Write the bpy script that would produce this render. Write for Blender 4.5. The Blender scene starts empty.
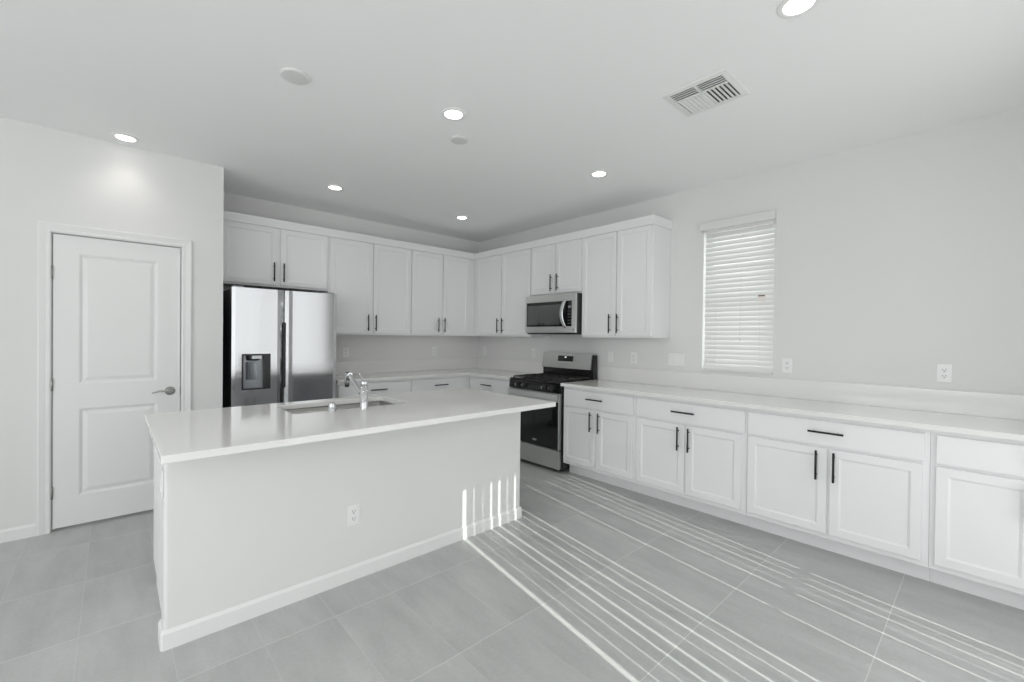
import bpy, bmesh, math, random
from mathutils import Vector, Matrix
PI = math.pi
R = math.radians
random.seed(7)
SC = bpy.context.scene
COL = SC.collection

# ------------------------------------------------------------------ camera
F_PX, YAW, PITCH, ROLL = 436.701, -42.4027, -0.5066, 0.6443
CAM = Vector((-3.928, -5.0371, 1.3651))


def make_camera():
    y, t, r = R(YAW), R(PITCH), R(ROLL)
    fw = Vector((-math.sin(y) * math.cos(t), math.cos(y) * math.cos(t), math.sin(t)))
    rt = Vector((math.cos(y), math.sin(y), 0))
    up = rt.cross(fw)
    r2 = rt * math.cos(r) + up * math.sin(r)
    u2 = -rt * math.sin(r) + up * math.cos(r)
    m = Matrix((r2, u2, -fw)).transposed().to_4x4()
    m.translation = CAM
    cd = bpy.data.cameras.new('camera')
    cd.sensor_width = 36.0
    cd.lens = 36.0 * F_PX / 1024.0
    cd.clip_start = 0.02
    co = bpy.data.objects.new('camera', cd)
    co.matrix_world = m
    COL.objects.link(co)
    SC.camera = co


make_camera()

# ------------------------------------------------------------------ world, sun, exposure
SKY = 1.8
SUN = 5.5
LAMP = 5.5
DOOR_DAYLIGHT = 14.2
REAR_FILL = 27
LEFT_FILL = 40
SIDE_DAYLIGHT = 3
world = bpy.data.worlds.new('sky')
SC.world = world
world.use_nodes = True
bg = world.node_tree.nodes['Background']
bg.inputs[0].default_value = (0.95, 0.985, 1.0, 1)
bg.inputs[1].default_value = SKY

sd = bpy.data.lights.new('sun', 'SUN')
sd.energy = SUN
sd.angle = R(0.3)
sd.color = (1.0, 0.97, 0.92)
so = bpy.data.objects.new('sun', sd)
COL.objects.link(so)
AZ = R(81.34)
EL = math.atan(0.692)
sun_dir = Vector((math.cos(AZ) * math.cos(EL), math.sin(AZ) * math.cos(EL), -math.sin(EL)))
so.rotation_euler = sun_dir.to_track_quat('-Z', 'Y').to_euler()
so.location = (-4, -12, 8)


def daylight(name, loc, rot, sx, sy, watts):
    """the daylight that comes in through a window or a closed blind, a lamp of the opening's size"""
    l = bpy.data.lights.new(name, 'AREA')
    l.shape = 'RECTANGLE'
    l.size, l.size_y = sx, sy
    l.energy = watts
    l.color = (0.975, 0.98, 1.0)
    o = bpy.data.objects.new(name, l)
    o.location = loc
    o.rotation_euler = rot
    COL.objects.link(o)


daylight('door_daylight', (-1.73, -5.495, 1.23), (R(90), 0, 0), 2.02, 2.38, DOOR_DAYLIGHT)
daylight('rear_fill', (-5.2, -5.52, 1.35), (R(90), 0, 0), 3.3, 2.1, REAR_FILL)  # added fill lamp, just inside the blind of the unseen rear window
daylight('side_daylight', (0.20, -3.573, 1.72), (0, R(90), 0), 1.3, 0.6, SIDE_DAYLIGHT)
daylight('window_daylight', (-7.385, -4.2, 1.45), (0, R(-90), 0), 2.0, 2.4, LEFT_FILL)  # added fill lamp at the unseen window in the far left wall

vs = SC.view_settings
vs.view_transform = 'Standard'
vs.look = 'None'
vs.exposure = 0.06
vs.gamma = 1.0
vs.use_curve_mapping = False
SC.cycles.max_bounces = 14
SC.cycles.diffuse_bounces = 8
SC.cycles.glossy_bounces = 6
SC.cycles.transparent_max_bounces = 12
SC.cycles.sample_clamp_indirect = 6.0
SC.cycles.use_denoising = True
SC.cycles.use_adaptive_sampling = False

# ------------------------------------------------------------------ materials


def mat(name, color, rough=0.5, metal=0.0, spec=0.5, coat=0.0):
    m = bpy.data.materials.new(name)
    m.use_nodes = True
    b = m.node_tree.nodes['Principled BSDF']
    b.inputs['Base Color'].default_value = (*color, 1)
    b.inputs['Roughness'].default_value = rough
    b.inputs['Metallic'].default_value = metal
    b.inputs['Specular IOR Level'].default_value = spec
    b.inputs['Coat Weight'].default_value = coat
    return m


def N(m, t, **kw):
    n = m.node_tree.nodes.new(t)
    for k, v in kw.items():
        setattr(n, k, v)
    return n


def L(m, a, b):
    m.node_tree.links.new(a, b)


def bsdf(m):
    return m.node_tree.nodes['Principled BSDF']


def noise_bump(m, scale, strength, dist=0.002):
    tc = N(m, 'ShaderNodeTexCoord')
    nz = N(m, 'ShaderNodeTexNoise')
    nz.inputs['Scale'].default_value = scale
    nz.inputs['Detail'].default_value = 3
    bp = N(m, 'ShaderNodeBump')
    bp.inputs['Strength'].default_value = strength
    bp.inputs['Distance'].default_value = dist
    L(m, tc.outputs['Object'], nz.inputs['Vector'])
    L(m, nz.outputs['Fac'], bp.inputs['Height'])
    L(m, bp.outputs['Normal'], bsdf(m).inputs['Normal'])


def brushed(name, color, rough, axis):
    m = mat(name, color, rough, 1.0)
    tc = N(m, 'ShaderNodeTexCoord')
    mp = N(m, 'ShaderNodeMapping')
    s = [900, 900, 900]
    s[axis] = 3
    mp.inputs['Scale'].default_value = s
    nz = N(m, 'ShaderNodeTexNoise')
    nz.inputs['Scale'].default_value = 1.0
    nz.inputs['Detail'].default_value = 2
    mr = N(m, 'ShaderNodeMapRange')
    mr.inputs['To Min'].default_value = rough - 0.02
    mr.inputs['To Max'].default_value = rough + 0.04
    L(m, tc.outputs['Object'], mp.inputs['Vector'])
    L(m, mp.outputs['Vector'], nz.inputs['Vector'])
    L(m, nz.outputs['Fac'], mr.inputs['Value'])
    L(m, mr.outputs['Result'], bsdf(m).inputs['Roughness'])
    return m


M = {}
M['wall'] = mat('wall_paint', (0.75, 0.75, 0.746), 0.75, spec=0.25)
noise_bump(M['wall'], 120, 0.12, 0.001)
M['ceiling'] = mat('ceiling_paint', (0.91, 0.915, 0.915), 0.85, spec=0.2)
noise_bump(M['ceiling'], 120, 0.12, 0.001)
M['trim'] = mat('white_trim_paint', (0.80, 0.80, 0.80), 0.4, spec=0.4)
M['cab'] = mat('white_cabinet_paint', (0.83, 0.835, 0.84), 0.38, spec=0.4)
M['cabin'] = mat('cabinet_box', (0.82, 0.825, 0.83), 0.45, spec=0.4)
M['quartz'] = mat('white_quartz', (0.80, 0.795, 0.78), 0.09)
nz = N(M['quartz'], 'ShaderNodeTexNoise')
nz.inputs['Scale'].default_value = 140
rp = N(M['quartz'], 'ShaderNodeValToRGB')
rp.color_ramp.elements[0].color = (0.79, 0.788, 0.775, 1)
rp.color_ramp.elements[1].color = (0.825, 0.822, 0.81, 1)
tcq = N(M['quartz'], 'ShaderNodeTexCoord')
L(M['quartz'], tcq.outputs['Object'], nz.inputs['Vector'])
L(M['quartz'], nz.outputs['Fac'], rp.inputs['Fac'])
L(M['quartz'], rp.outputs['Color'], bsdf(M['quartz']).inputs['Base Color'])
M['black'] = mat('matte_black_metal', (0.012, 0.012, 0.014), 0.45, 0.2)
M['steel'] = brushed('brushed_steel', (0.50, 0.51, 0.52), 0.10, 2)
M['dsteel'] = brushed('brushed_steel_dark', (0.66, 0.66, 0.65), 0.30, 1)
M['chrome'] = mat('chrome', (0.66, 0.67, 0.68), 0.10, 1.0)
M['sinksteel'] = mat('sink_steel', (0.36, 0.36, 0.355), 0.33, 1.0)
M['mwglass'] = mat('tinted_mirror_glass', (0.02, 0.024, 0.024), 0.05)
bsdf(M['mwglass']).inputs['IOR'].default_value = 2.1
M['nickel'] = mat('satin_nickel', (0.46, 0.46, 0.45), 0.26, 1.0)
M['hinge'] = mat('hinge_nickel', (0.30, 0.30, 0.29), 0.35, 1.0)
M['blk_plastic'] = mat('black_plastic', (0.02, 0.02, 0.022), 0.35)
M['blk_enamel'] = mat('black_enamel', (0.022, 0.022, 0.022), 0.15)
M['blk_glass'] = mat('black_glass', (0.012, 0.013, 0.013), 0.04)
M['iron'] = mat('cast_iron', (0.03, 0.03, 0.03), 0.55)
M['gray_plastic'] = mat('gray_plastic', (0.33, 0.35, 0.37), 0.3, 0.5)
M['plate'] = mat('white_plastic', (0.84, 0.845, 0.84), 0.3)
M['slot'] = mat('outlet_slot', (0.12, 0.12, 0.12), 0.6)
M['cover'] = mat('ceiling_cover_plastic', (0.72, 0.73, 0.72), 0.5)
M['vent'] = mat('vent_enamel', (0.80, 0.81, 0.80), 0.4)
M['duct'] = mat('duct_dark', (0.06, 0.06, 0.06), 0.9)
M['slat'] = mat('blind_slat', (0.84, 0.84, 0.83), 0.4)
M['tag'] = mat('tag_paper', (0.86, 0.80, 0.77), 0.6)
M['tagbar'] = mat('tag_dark_print', (0.12, 0.10, 0.08), 0.6)
M['vinyl'] = mat('white_vinyl_frame', (0.80, 0.80, 0.80), 0.4)
M['ground'] = mat('outdoor_concrete', (0.5, 0.48, 0.45), 0.9)
M['rubber'] = mat('gasket_gray', (0.18, 0.19, 0.20), 0.5)

# slats let some daylight through
tr = N(M['slat'], 'ShaderNodeBsdfTranslucent')
tr.inputs['Color'].default_value = (0.85, 0.85, 0.84, 1)
mx = N(M['slat'], 'ShaderNodeMixShader')
mx.inputs[0].default_value = 0.15
out = M['slat'].node_tree.nodes['Material Output']
L(M['slat'], bsdf(M['slat']).outputs[0], mx.inputs[1])
L(M['slat'], tr.outputs[0], mx.inputs[2])
L(M['slat'], mx.outputs[0], out.inputs['Surface'])

M['vane'] = mat('vertical_vane_vinyl', (0.82, 0.81, 0.78), 0.6)
tr = N(M['vane'], 'ShaderNodeBsdfTranslucent')
tr.inputs['Color'].default_value = (0.90, 0.89, 0.87, 1)
mx = N(M['vane'], 'ShaderNodeMixShader')
mx.inputs[0].default_value = 0.15
out = M['vane'].node_tree.nodes['Material Output']
L(M['vane'], bsdf(M['vane']).outputs[0], mx.inputs[1])
L(M['vane'], tr.outputs[0], mx.inputs[2])
L(M['vane'], mx.outputs[0], out.inputs['Surface'])

# thin window glass: mostly clear, a little mirror
M['pane'] = bpy.data.materials.new('window_glass')
M['pane'].use_nodes = True
_nt = M['pane'].node_tree
_nt.nodes.clear()
_o = _nt.nodes.new('ShaderNodeOutputMaterial')
_t = _nt.nodes.new('ShaderNodeBsdfTransparent')
_t.inputs[0].default_value = (0.94, 0.96, 0.95, 1)
_g = _nt.nodes.new('ShaderNodeBsdfGlossy')
_g.inputs['Roughness'].default_value = 0.02
_m = _nt.nodes.new('ShaderNodeMixShader')
_m.inputs[0].default_value = 0.06
_nt.links.new(_t.outputs[0], _m.inputs[1])
_nt.links.new(_g.outputs[0], _m.inputs[2])
_nt.links.new(_m.outputs[0], _o.inputs['Surface'])


def emit(name, color, strength):
    m = bpy.data.materials.new(name)
    m.use_nodes = True
    b = bsdf(m)
    b.inputs['Base Color'].default_value = (0.8, 0.8, 0.8, 1)
    b.inputs['Emission Color'].default_value = (*color, 1)
    b.inputs['Emission Strength'].default_value = strength
    return m


M['led'] = emit('led_lens', (1.0, 0.95, 0.88), 6.0)
M['digits'] = emit('clock_digits', (0.9, 0.97, 1.0), 0.7)

# floor tile
m = mat('floor_tile', (0.36, 0.375, 0.37), 0.34)
M['floor'] = m
tc = N(m, 'ShaderNodeTexCoord')
sep = N(m, 'ShaderNodeSeparateXYZ')
L(m, tc.outputs['Object'], sep.inputs[0])


def math_node(op, a=None, b=None, va=None, vb=None):
    n = N(m, 'ShaderNodeMath', operation=op)
    if a is not None:
        L(m, a, n.inputs[0])
    elif va is not None:
        n.inputs[0].default_value = va
    if b is not None:
        L(m, b, n.inputs[1])
    elif vb is not None:
        n.inputs[1].default_value = vb
    return n.outputs[0]


TX, TY = 0.3035, 0.602
ux = math_node('DIVIDE', math_node('SUBTRACT', sep.outputs['X'], vb=-4.04), vb=TX)
uy = math_node('DIVIDE', math_node('SUBTRACT', sep.outputs['Y'], vb=-4.718), vb=TY)


def edge(u, size):
    f = math_node('FRACT', u)
    g = math_node('SUBTRACT', va=1.0, b=f)
    return math_node('MULTIPLY', math_node('MINIMUM', f, g), vb=size)


ex, ey = edge(ux, TX), edge(uy, TY)
gx = math_node('LESS_THAN', ex, vb=0.0014)
gy = math_node('LESS_THAN', ey, vb=0.0017)
gx = math_node('MULTIPLY', gx, vb=0.4)
grout = math_node('MAXIMUM', gx, gy)
# per tile tone
cx_ = math_node('FLOOR', ux)
cy_ = math_node('FLOOR', uy)
cmb = N(m, 'ShaderNodeCombineXYZ')
L(m, cx_, cmb.inputs[0])
L(m, cy_, cmb.inputs[1])
wn = N(m, 'ShaderNodeTexWhiteNoise', noise_dimensions='2D')
L(m, cmb.outputs[0], wn.inputs['Vector'])
mp = N(m, 'ShaderNodeMapping')
mp.inputs['Scale'].default_value = (5.0, 1.4, 1)
addv = N(m, 'ShaderNodeVectorMath', operation='ADD')
scl = N(m, 'ShaderNodeVectorMath', operation='SCALE')
scl.inputs['Scale'].default_value = 13.0
L(m, wn.outputs['Color'], scl.inputs[0])
L(m, tc.outputs['Object'], mp.inputs['Vector'])
L(m, mp.outputs['Vector'], addv.inputs[0])
L(m, scl.outputs[0], addv.inputs[1])
n1 = N(m, 'ShaderNodeTexNoise')
n1.inputs['Scale'].default_value = 1.6
n1.inputs['Detail'].default_value = 6
n1.inputs['Roughness'].default_value = 0.62
L(m, addv.outputs[0], n1.inputs['Vector'])
n2 = N(m, 'ShaderNodeTexNoise')
n2.inputs['Scale'].default_value = 60
n2.inputs['Detail'].default_value = 3
L(m, tc.outputs['Object'], n2.inputs['Vector'])
v = math_node('ADD', math_node('MULTIPLY', n1.outputs['Fac'], vb=0.75), math_node('MULTIPLY', n2.outputs['Fac'], vb=0.25))
v = math_node('ADD', v, math_node('MULTIPLY', wn.outputs['Value'], vb=0.06))
rp = N(m, 'ShaderNodeValToRGB')
rp.color_ramp.elements[0].position = 0.32
rp.color_ramp.elements[0].color = (0.38, 0.395, 0.39, 1)
rp.color_ramp.elements[1].position = 0.72
rp.color_ramp.elements[1].color = (0.515, 0.527, 0.52, 1)
L(m, v, rp.inputs['Fac'])
mixc = N(m, 'ShaderNodeMix', data_type='RGBA')
L(m, grout, mixc.inputs['Factor'])
L(m, rp.outputs['Color'], mixc.inputs['A'])
mixc.inputs['B'].default_value = (0.64, 0.65, 0.635, 1)
L(m, mixc.outputs['Result'], bsdf(m).inputs['Base Color'])
bp = N(m, 'ShaderNodeBump')
bp.inputs['Strength'].default_value = 0.25
bp.inputs['Distance'].default_value = 0.001
L(m, math_node('SUBTRACT', math_node('MULTIPLY', v, vb=0.3), grout), bp.inputs['Height'])
L(m, bp.outputs['Normal'], bsdf(m).inputs['Normal'])

# ------------------------------------------------------------------ mesh helpers


def box(bm, x0, x1, y0, y1, z0, z1, bev=0.0, seg=2):
    x0, x1 = min(x0, x1), max(x0, x1)
    y0, y1 = min(y0, y1), max(y0, y1)
    z0, z1 = min(z0, z1), max(z0, z1)
    vs_ = [bm.verts.new((x, y, z)) for x in (x0, x1) for y in (y0, y1) for z in (z0, z1)]
    idx = [(0, 1, 3, 2), (4, 6, 7, 5), (0, 4, 5, 1), (2, 3, 7, 6), (0, 2, 6, 4), (1, 5, 7, 3)]
    fs = [bm.faces.new([vs_[i] for i in q]) for q in idx]
    if bev > 0:
        es = list({e for f in fs for e in f.edges})
        bmesh.ops.bevel(bm, geom=es, offset=bev, segments=seg, profile=0.5, affect='EDGES', clamp_overlap=True)
    return bm


def ring(bm, c, r, axis, n=24):
    """vertices of a circle about c, axis in 'xyz'"""
    out_ = []
    for i in range(n):
        a = 2 * PI * i / n
        p = {'z': (r * math.cos(a), r * math.sin(a), 0), 'x': (0, r * math.cos(a), r * math.sin(a)),
             'y': (r * math.sin(a), 0, r * math.cos(a))}[axis]
        out_.append(bm.verts.new((c[0] + p[0], c[1] + p[1], c[2] + p[2])))
    return out_


def lathe(bm, c, prof, axis='z', n=28, cap0=True, cap1=True):
    """prof: list of (along, radius)"""
    k = 'xyz'.index(axis)
    rs = []
    for h, r in prof:
        cc = list(c)
        cc[k] += h
        rs.append(ring(bm, cc, max(r, 1e-5), axis, n))
    for a, b in zip(rs, rs[1:]):
        for i in range(n):
            j = (i + 1) % n
            f = bm.faces.new((a[i], a[j], b[j], b[i]))
            f.smooth = True
    if cap0:
        bm.faces.new(list(reversed(rs[0])))
    if cap1:
        bm.faces.new(rs[-1])
    return bm


def tube(bm, pts, rad, n=12, caps=True):
    """round tube along a polyline; rad a number or list"""
    pts = [Vector(p) for p in pts]
    if not isinstance(rad, (list, tuple)):
        rad = [rad] * len(pts)
    prev = None
    rs = []
    for i, p in enumerate(pts):
        d = (pts[min(i + 1, len(pts) - 1)] - pts[max(i - 1, 0)]).normalized()
        if prev is None:
            a = Vector((0, 0, 1)) if abs(d.z) < 0.9 else Vector((1, 0, 0))
            u = d.cross(a).normalized()
        else:
            u = (prev - d * prev.dot(d)).normalized()
        prev = u
        w = d.cross(u)
        rs.append([bm.verts.new(p + (u * math.cos(2 * PI * k / n) + w * math.sin(2 * PI * k / n)) * rad[i]) for k in range(n)])
    for a, b in zip(rs, rs[1:]):
        for i in range(n):
            j = (i + 1) % n
            f = bm.faces.new((a[i], a[j], b[j], b[i]))
            f.smooth = True
    if caps:
        bm.faces.new(list(reversed(rs[0])))
        bm.faces.new(rs[-1])
    return bm


def prism(bm, poly, axis, a, b):
    """extrude a 2-D polygon along an axis from a to b; poly coords are the other two axes in xyz order"""
    def P(q, t):
        if axis == 'x':
            return (t, q[0], q[1])
        if axis == 'y':
            return (q[0], t, q[1])
        return (q[0], q[1], t)
    A = [bm.verts.new(P(q, a)) for q in poly]
    B = [bm.verts.new(P(q, b)) for q in poly]
    n = len(poly)
    for i in range(n):
        j = (i + 1) % n
        bm.faces.new((A[i], A[j], B[j], B[i]))
    bm.faces.new(list(reversed(A)))
    bm.faces.new(B)
    return bm


def panel(bm, x0, x1, z0, z1, yf, yb, rings):
    """a door slab, front at y=yf (room side is -y), back at y=yb. rings: (inset, depth) steps on the front."""
    def rect(i, d):
        return [bm.verts.new(p) for p in ((x0 + i, yf + d, z0 + i), (x1 - i, yf + d, z0 + i), (x1 - i, yf + d, z1 - i), (x0 + i, yf + d, z1 - i))]
    loops = [[bm.verts.new(p) for p in ((x0, yb, z0), (x1, yb, z0), (x1, yb, z1), (x0, yb, z1))]]
    loops.append(rect(0, 0.0015))
    loops.append(rect(0.0015, 0))
    for i, d in rings:
        loops.append(rect(i, d))
    bm.faces.new(list(reversed(loops[0])))
    for a, b in zip(loops, loops[1:]):
        for i in range(4):
            j = (i + 1) % 4
            bm.faces.new((a[i], a[j], b[j], b[i]))
    bm.faces.new(loops[-1])
    return bm


SHAKER = [(0.047, 0.0), (0.0485, 0.002), (0.0585, 0.0066)]
SLAB = []
DOOR_RAISED = [(0.0, 0.0)]


def obj(name, bm, material, parent=None, recalc=True):
    if recalc:
        bmesh.ops.recalc_face_normals(bm, faces=bm.faces)
    me = bpy.data.meshes.new(name)
    bm.to_mesh(me)
    bm.free()
    if isinstance(material, (list, tuple)):
        for q in material:
            me.materials.append(q)
    else:
        me.materials.append(material)
    o = bpy.data.objects.new(name, me)
    COL.objects.link(o)
    if parent is not None:
        o.parent = parent
    return o


def new():
    return bmesh.new()


def thing(name, label, cat, loc=(0, 0, 0), rz=0.0, group=None):
    o = bpy.data.objects.new(name, None)
    o.empty_display_size = 0.1
    o.location = loc
    o.rotation_euler = (0, 0, rz)
    COL.objects.link(o)
    o['label'] = label
    o['category'] = cat
    if group:
        o['group'] = group
    return o


def tag(o, label, cat, group=None):
    o['label'] = label
    o['category'] = cat
    if group:
        o['group'] = group
    return o


def struct(name, bm, material, parent=None, label=None):
    o = obj(name, bm, material, parent)
    if parent is None:
        o['kind'] = 'structure'
        if label:
            o['label'] = label
    return o


def dup(root, loc, rz=None, label=None):
    r = root.copy()
    COL.objects.link(r)
    r.location = loc
    if rz is not None:
        r.rotation_euler = (0, 0, rz)
    if label:
        r['label'] = label
    for ch in list(root.children):
        c = ch.copy()
        COL.objects.link(c)
        c.parent = r
        for g in list(ch.children):
            d = g.copy()
            COL.objects.link(d)
            d.parent = c
    return r


# ------------------------------------------------------------------ the room shell
H = 2.74
XL, YB = -7.4, -5.60          # far left wall, rear wall (behind the camera)
YP, XP = -0.741, -3.256       # pantry wall
DX0, DX1, DZ1 = -4.2327, -3.538, 2.036   # pantry door
TH = 0.15

b = new()
box(b, XL - TH, TH, YB - TH, TH, -0.10, 0)
struct('floor', b, M['floor'], label='pale grey rectangular floor tile with light grout')
b = new()
box(b, XL - TH, TH, YB - TH, TH, H, H + 0.12)
struct('ceiling', b, M['ceiling'], label='smooth off white ceiling')

b = new()
box(b, XP, TH, 0, TH, 0, H)
struct('wall_back', b, M['wall'])

# pantry wall with the door opening, and its return beside the refrigerator
b = new()
ox0, ox1, oz = DX0 - 0.004, DX1 + 0.004, DZ1 + 0.004
box(b, XL, ox0, YP, YP + 0.11, 0, H)
box(b, ox1, XP - 0.11, YP, YP + 0.11, 0, H)
box(b, ox0, ox1, YP, YP + 0.11, oz, H)
struct('wall_left', b, M['wall'])
b = new()
box(b, XP - 0.11, XP, YP, TH, 0, H)
struct('wall_pantry', b, M['wall'])
b = new()
box(b, ox0 - 0.1, XP - 0.11, YP + 0.11 + 0.3, YP + 0.11 + 0.35, 0, H)
struct('wall_closet', b, M['wall'])

# right wall with the kitchen window opening
WY0, WY1, WZ0, WZ1 = -3.862, -3.284, 1.088, 2.36
b = new()
box(b, 0, TH, WY1, 0, 0, H)
box(b, 0, TH, YB, WY0, 0, H)
box(b, 0, TH, WY0, WY1, 0, WZ0)
box(b, 0, TH, WY0, WY1, WZ1, H)
struct('wall_right', b, M['wall'])

# rear wall with the sliding door opening (behind the camera)
SX0, SX1, SZ1 = -2.74, -0.72, 2.443
b = new()
BX0, BX1, BZ0, BZ1 = -6.85, -3.55, 0.30, 2.40  # opening added for the rear fill lamp
TR = 0.08
box(b, XL, BX0, YB - TR, YB, 0, H)
box(b, BX1, SX0, YB - TR, YB, 0, H)
box(b, BX0, BX1, YB - TR, YB, 0, BZ0)
box(b, BX0, BX1, YB - TR, YB, BZ1, H)
box(b, SX1, TH, YB - TR, YB, 0, H)
box(b, SX0, SX1, YB - TR, YB, SZ1, H)
struct('wall_rear', b, M['wall'])

# far left wall, with an unseen tall window added to bring in fill light
FW = [(-5.3, -3.0)]
FZ0, FZ1 = 0.45, 2.45
b = new()
ys = [YB - TH] + [q for w in FW for q in w] + [YP + 0.11]
for a_, c_ in zip(ys[0::2], ys[1::2]):
    box(b, XL - TH, XL, a_, c_, 0, H)
for a_, c_ in FW:
    box(b, XL - TH, XL, a_, c_, 0, FZ0)
    box(b, XL - TH, XL, a_, c_, FZ1, H)
struct('wall_far', b, M['wall'])
for i, (a_, c_) in enumerate(FW):
    b = new()
    for q in ((a_, a_ + 0.05), (c_ - 0.05, c_), ((a_ + c_) / 2 - 0.025, (a_ + c_) / 2 + 0.025)):
        box(b, XL - 0.11, XL - 0.05, q[0], q[1], FZ0, FZ1)
    box(b, XL - 0.11, XL - 0.05, a_ + 0.05, c_ - 0.05, FZ0, FZ0 + 0.05)
    box(b, XL - 0.11, XL - 0.05, a_ + 0.05, c_ - 0.05, FZ1 - 0.05, FZ1)
    w = struct('window_%d' % (i + 2), b, M['vinyl'])  # unseen window, added to go with the left fill lamp
    b = new()
    box(b, XL - 0.083, XL - 0.077, a_ + 0.05, c_ - 0.05, FZ0 + 0.05, FZ1 - 0.05)
    obj('window_pane', b, M['pane'], w)

b = new()
box(b, -14, 6, -14, 6, -0.24, -0.12)
g = struct('ground_outside', b, M['ground'])

# baseboards
BB = 0.083


def base_poly(d):
    return [(0, 0), (d, 0), (d, BB - 0.014), (d * 0.45, BB - 0.003), (d * 0.3, BB), (0, BB)]


b = new()
prism(b, [(YP - q[0], q[1]) for q in base_poly(0.014)], 'x', XL, -4.303)
struct('baseboard_left', b, M['trim'])
b = new()
prism(b, [(YP - q[0], q[1]) for q in base_poly(0.014)], 'x', -3.4715, XP + 0.012)
struct('baseboard_pantry', b, M['trim'])

# ------------------------------------------------------------------ pantry door
d1 = obj('door_1', panel(new(), DX0, DX1, 0.012, DZ1 - 0.004, YP - 0.012 + 0.012, YP + 0.036,
                         [(0.0016, 0.0)]), M['trim'])
d1['kind'] = 'structure'
d1['label'] = 'white two panel pantry door with nickel lever handle'
# rebuild its front with two moulded panels
bm = new()
yb_, yf_ = YP + 0.037, YP + 0.002
X0, X1, Z0, Z1 = DX0 + 0.0015, DX1 - 0.0015, 0.019, DZ1 - 0.003
px0, px1 = -4.106, -3.676
bands = [Z0, 0.221, 0.832, 1.003, 1.912, Z1]
# stiles and rails, front face in strips
def quad(bm, pts):
    return bm.faces.new([bm.verts.new(p) for p in pts])
def ff(x0, x1, z0, z1, y=None):
    y = yf_ if y is None else y
    quad(bm, ((x0, y, z0), (x1, y, z0), (x1, y, z1), (x0, y, z1)))
ff(X0, px0, Z0, Z1)
ff(px1, X1, Z0, Z1)
for a_, c_ in ((Z0, bands[1]), (bands[2], bands[3]), (bands[4], Z1)):
    ff(px0, px1, a_, c_)
for a_, c_ in ((bands[1], bands[2]), (bands[3], bands[4])):
    steps = [(0, 0), (0.008, 0.003), (0.016, 0.009), (0.023, 0.010), (0.045, 0.003), (0.049, 0.0025)]
    for (i0, e0), (i1, e1) in zip(steps, steps[1:]):
        o_ = ((px0 + i0, yf_ + e0, a_ + i0), (px1 - i0, yf_ + e0, a_ + i0), (px1 - i0, yf_ + e0, c_ - i0), (px0 + i0, yf_ + e0, c_ - i0))
        n_ = ((px0 + i1, yf_ + e1, a_ + i1), (px1 - i1, yf_ + e1, a_ + i1), (px1 - i1, yf_ + e1, c_ - i1), (px0 + i1, yf_ + e1, c_ - i1))
        for k in range(4):
            j = (k + 1) % 4
            quad(bm, (o_[k], o_[j], n_[j], n_[k]))
    i1, e1 = steps[-1]
    ff(px0 + i1, px1 - i1, a_ + i1, c_ - i1, yf_ + e1)
quad(bm, ((X0, yb_, Z0), (X0, yb_, Z1), (X1, yb_, Z1), (X1, yb_, Z0)))
quad(bm, ((X0, yf_, Z0), (X0, yb_, Z0), (X1, yb_, Z0), (X1, yf_, Z0)))
quad(bm, ((X0, yf_, Z1), (X1, yf_, Z1), (X1, yb_, Z1), (X0, yb_, Z1)))
quad(bm, ((X0, yf_, Z0), (X0, yf_, Z1), (X0, yb_, Z1), (X0, yb_, Z0)))
quad(bm, ((X1, yf_, Z0), (X1, yb_, Z0), (X1, yb_, Z1), (X1, yf_, Z1)))
bmesh.ops.remove_doubles(bm, verts=bm.verts, dist=1e-6)
bmesh.ops.recalc_face_normals(bm, faces=bm.faces)
d1.data.clear_geometry()
bm.to_mesh(d1.data)
bm.free()
for z in (1.77, 1.005, 0.265):
    b = new()
    lathe(b, (DX0 - 0.003, YP - 0.006, z - 0.042), [(0, 0.0045), (0.002, 0.0062), (0.082, 0.0062), (0.084, 0.0045)], n=12)
    box(b, DX0 - 0.001, DX0 + 0.0015, YP - 0.004, YP + 0.02, z - 0.04, z + 0.04)
    box(b, DX0 - 0.006, DX0 - 0.0035, YP - 0.004, YP + 0.001, z - 0.04, z + 0.04)
    obj('hinge', b, M['hinge'], d1)
b = new()
HX, HZ = -3.601, 0.918
lathe(b, (HX, yf_, HZ), [(0.0, 0.0335), (-0.004, 0.0335), (-0.010, 0.030), (-0.014, 0.020), (-0.020, 0.013), (-0.045, 0.0115), (-0.058, 0.012), (-0.062, 0.008)], axis='y', n=28, cap0=False)
tube(b, [(HX + 0.008, yf_ - 0.052, HZ), (HX - 0.012, yf_ - 0.054, HZ + 0.002), (HX - 0.040, yf_ - 0.055, HZ + 0.006), (HX - 0.068, yf_ - 0.053, HZ + 0.006),
         (HX - 0.092, yf_ - 0.050, HZ - 0.001), (HX - 0.112, yf_ - 0.048, HZ - 0.006)], [0.010, 0.0105, 0.0085, 0.0072, 0.0062, 0.0035], n=12)
obj('lever_handle', b, M['nickel'], d1)
b = new()
box(b, DX1 + 0.0002, DX1 + 0.0032, YP - 0.001, YP + 0.012, HZ - 0.03, HZ + 0.03)
obj('strike_plate', b, M['nickel'], d1)

# casing and jamb
CXL, CXR, CZ = -4.303, -3.4725, 2.1046


def casing_poly(w):
    # across the width from the opening edge outward, thickness from the wall
    return [(0, 0), (0, 0.010), (0.006, 0.0135), (0.018, 0.0135), (0.022, 0.0115), (w - 0.02, 0.0155), (w - 0.008, 0.018), (w, 0.016), (w, 0)]


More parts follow.
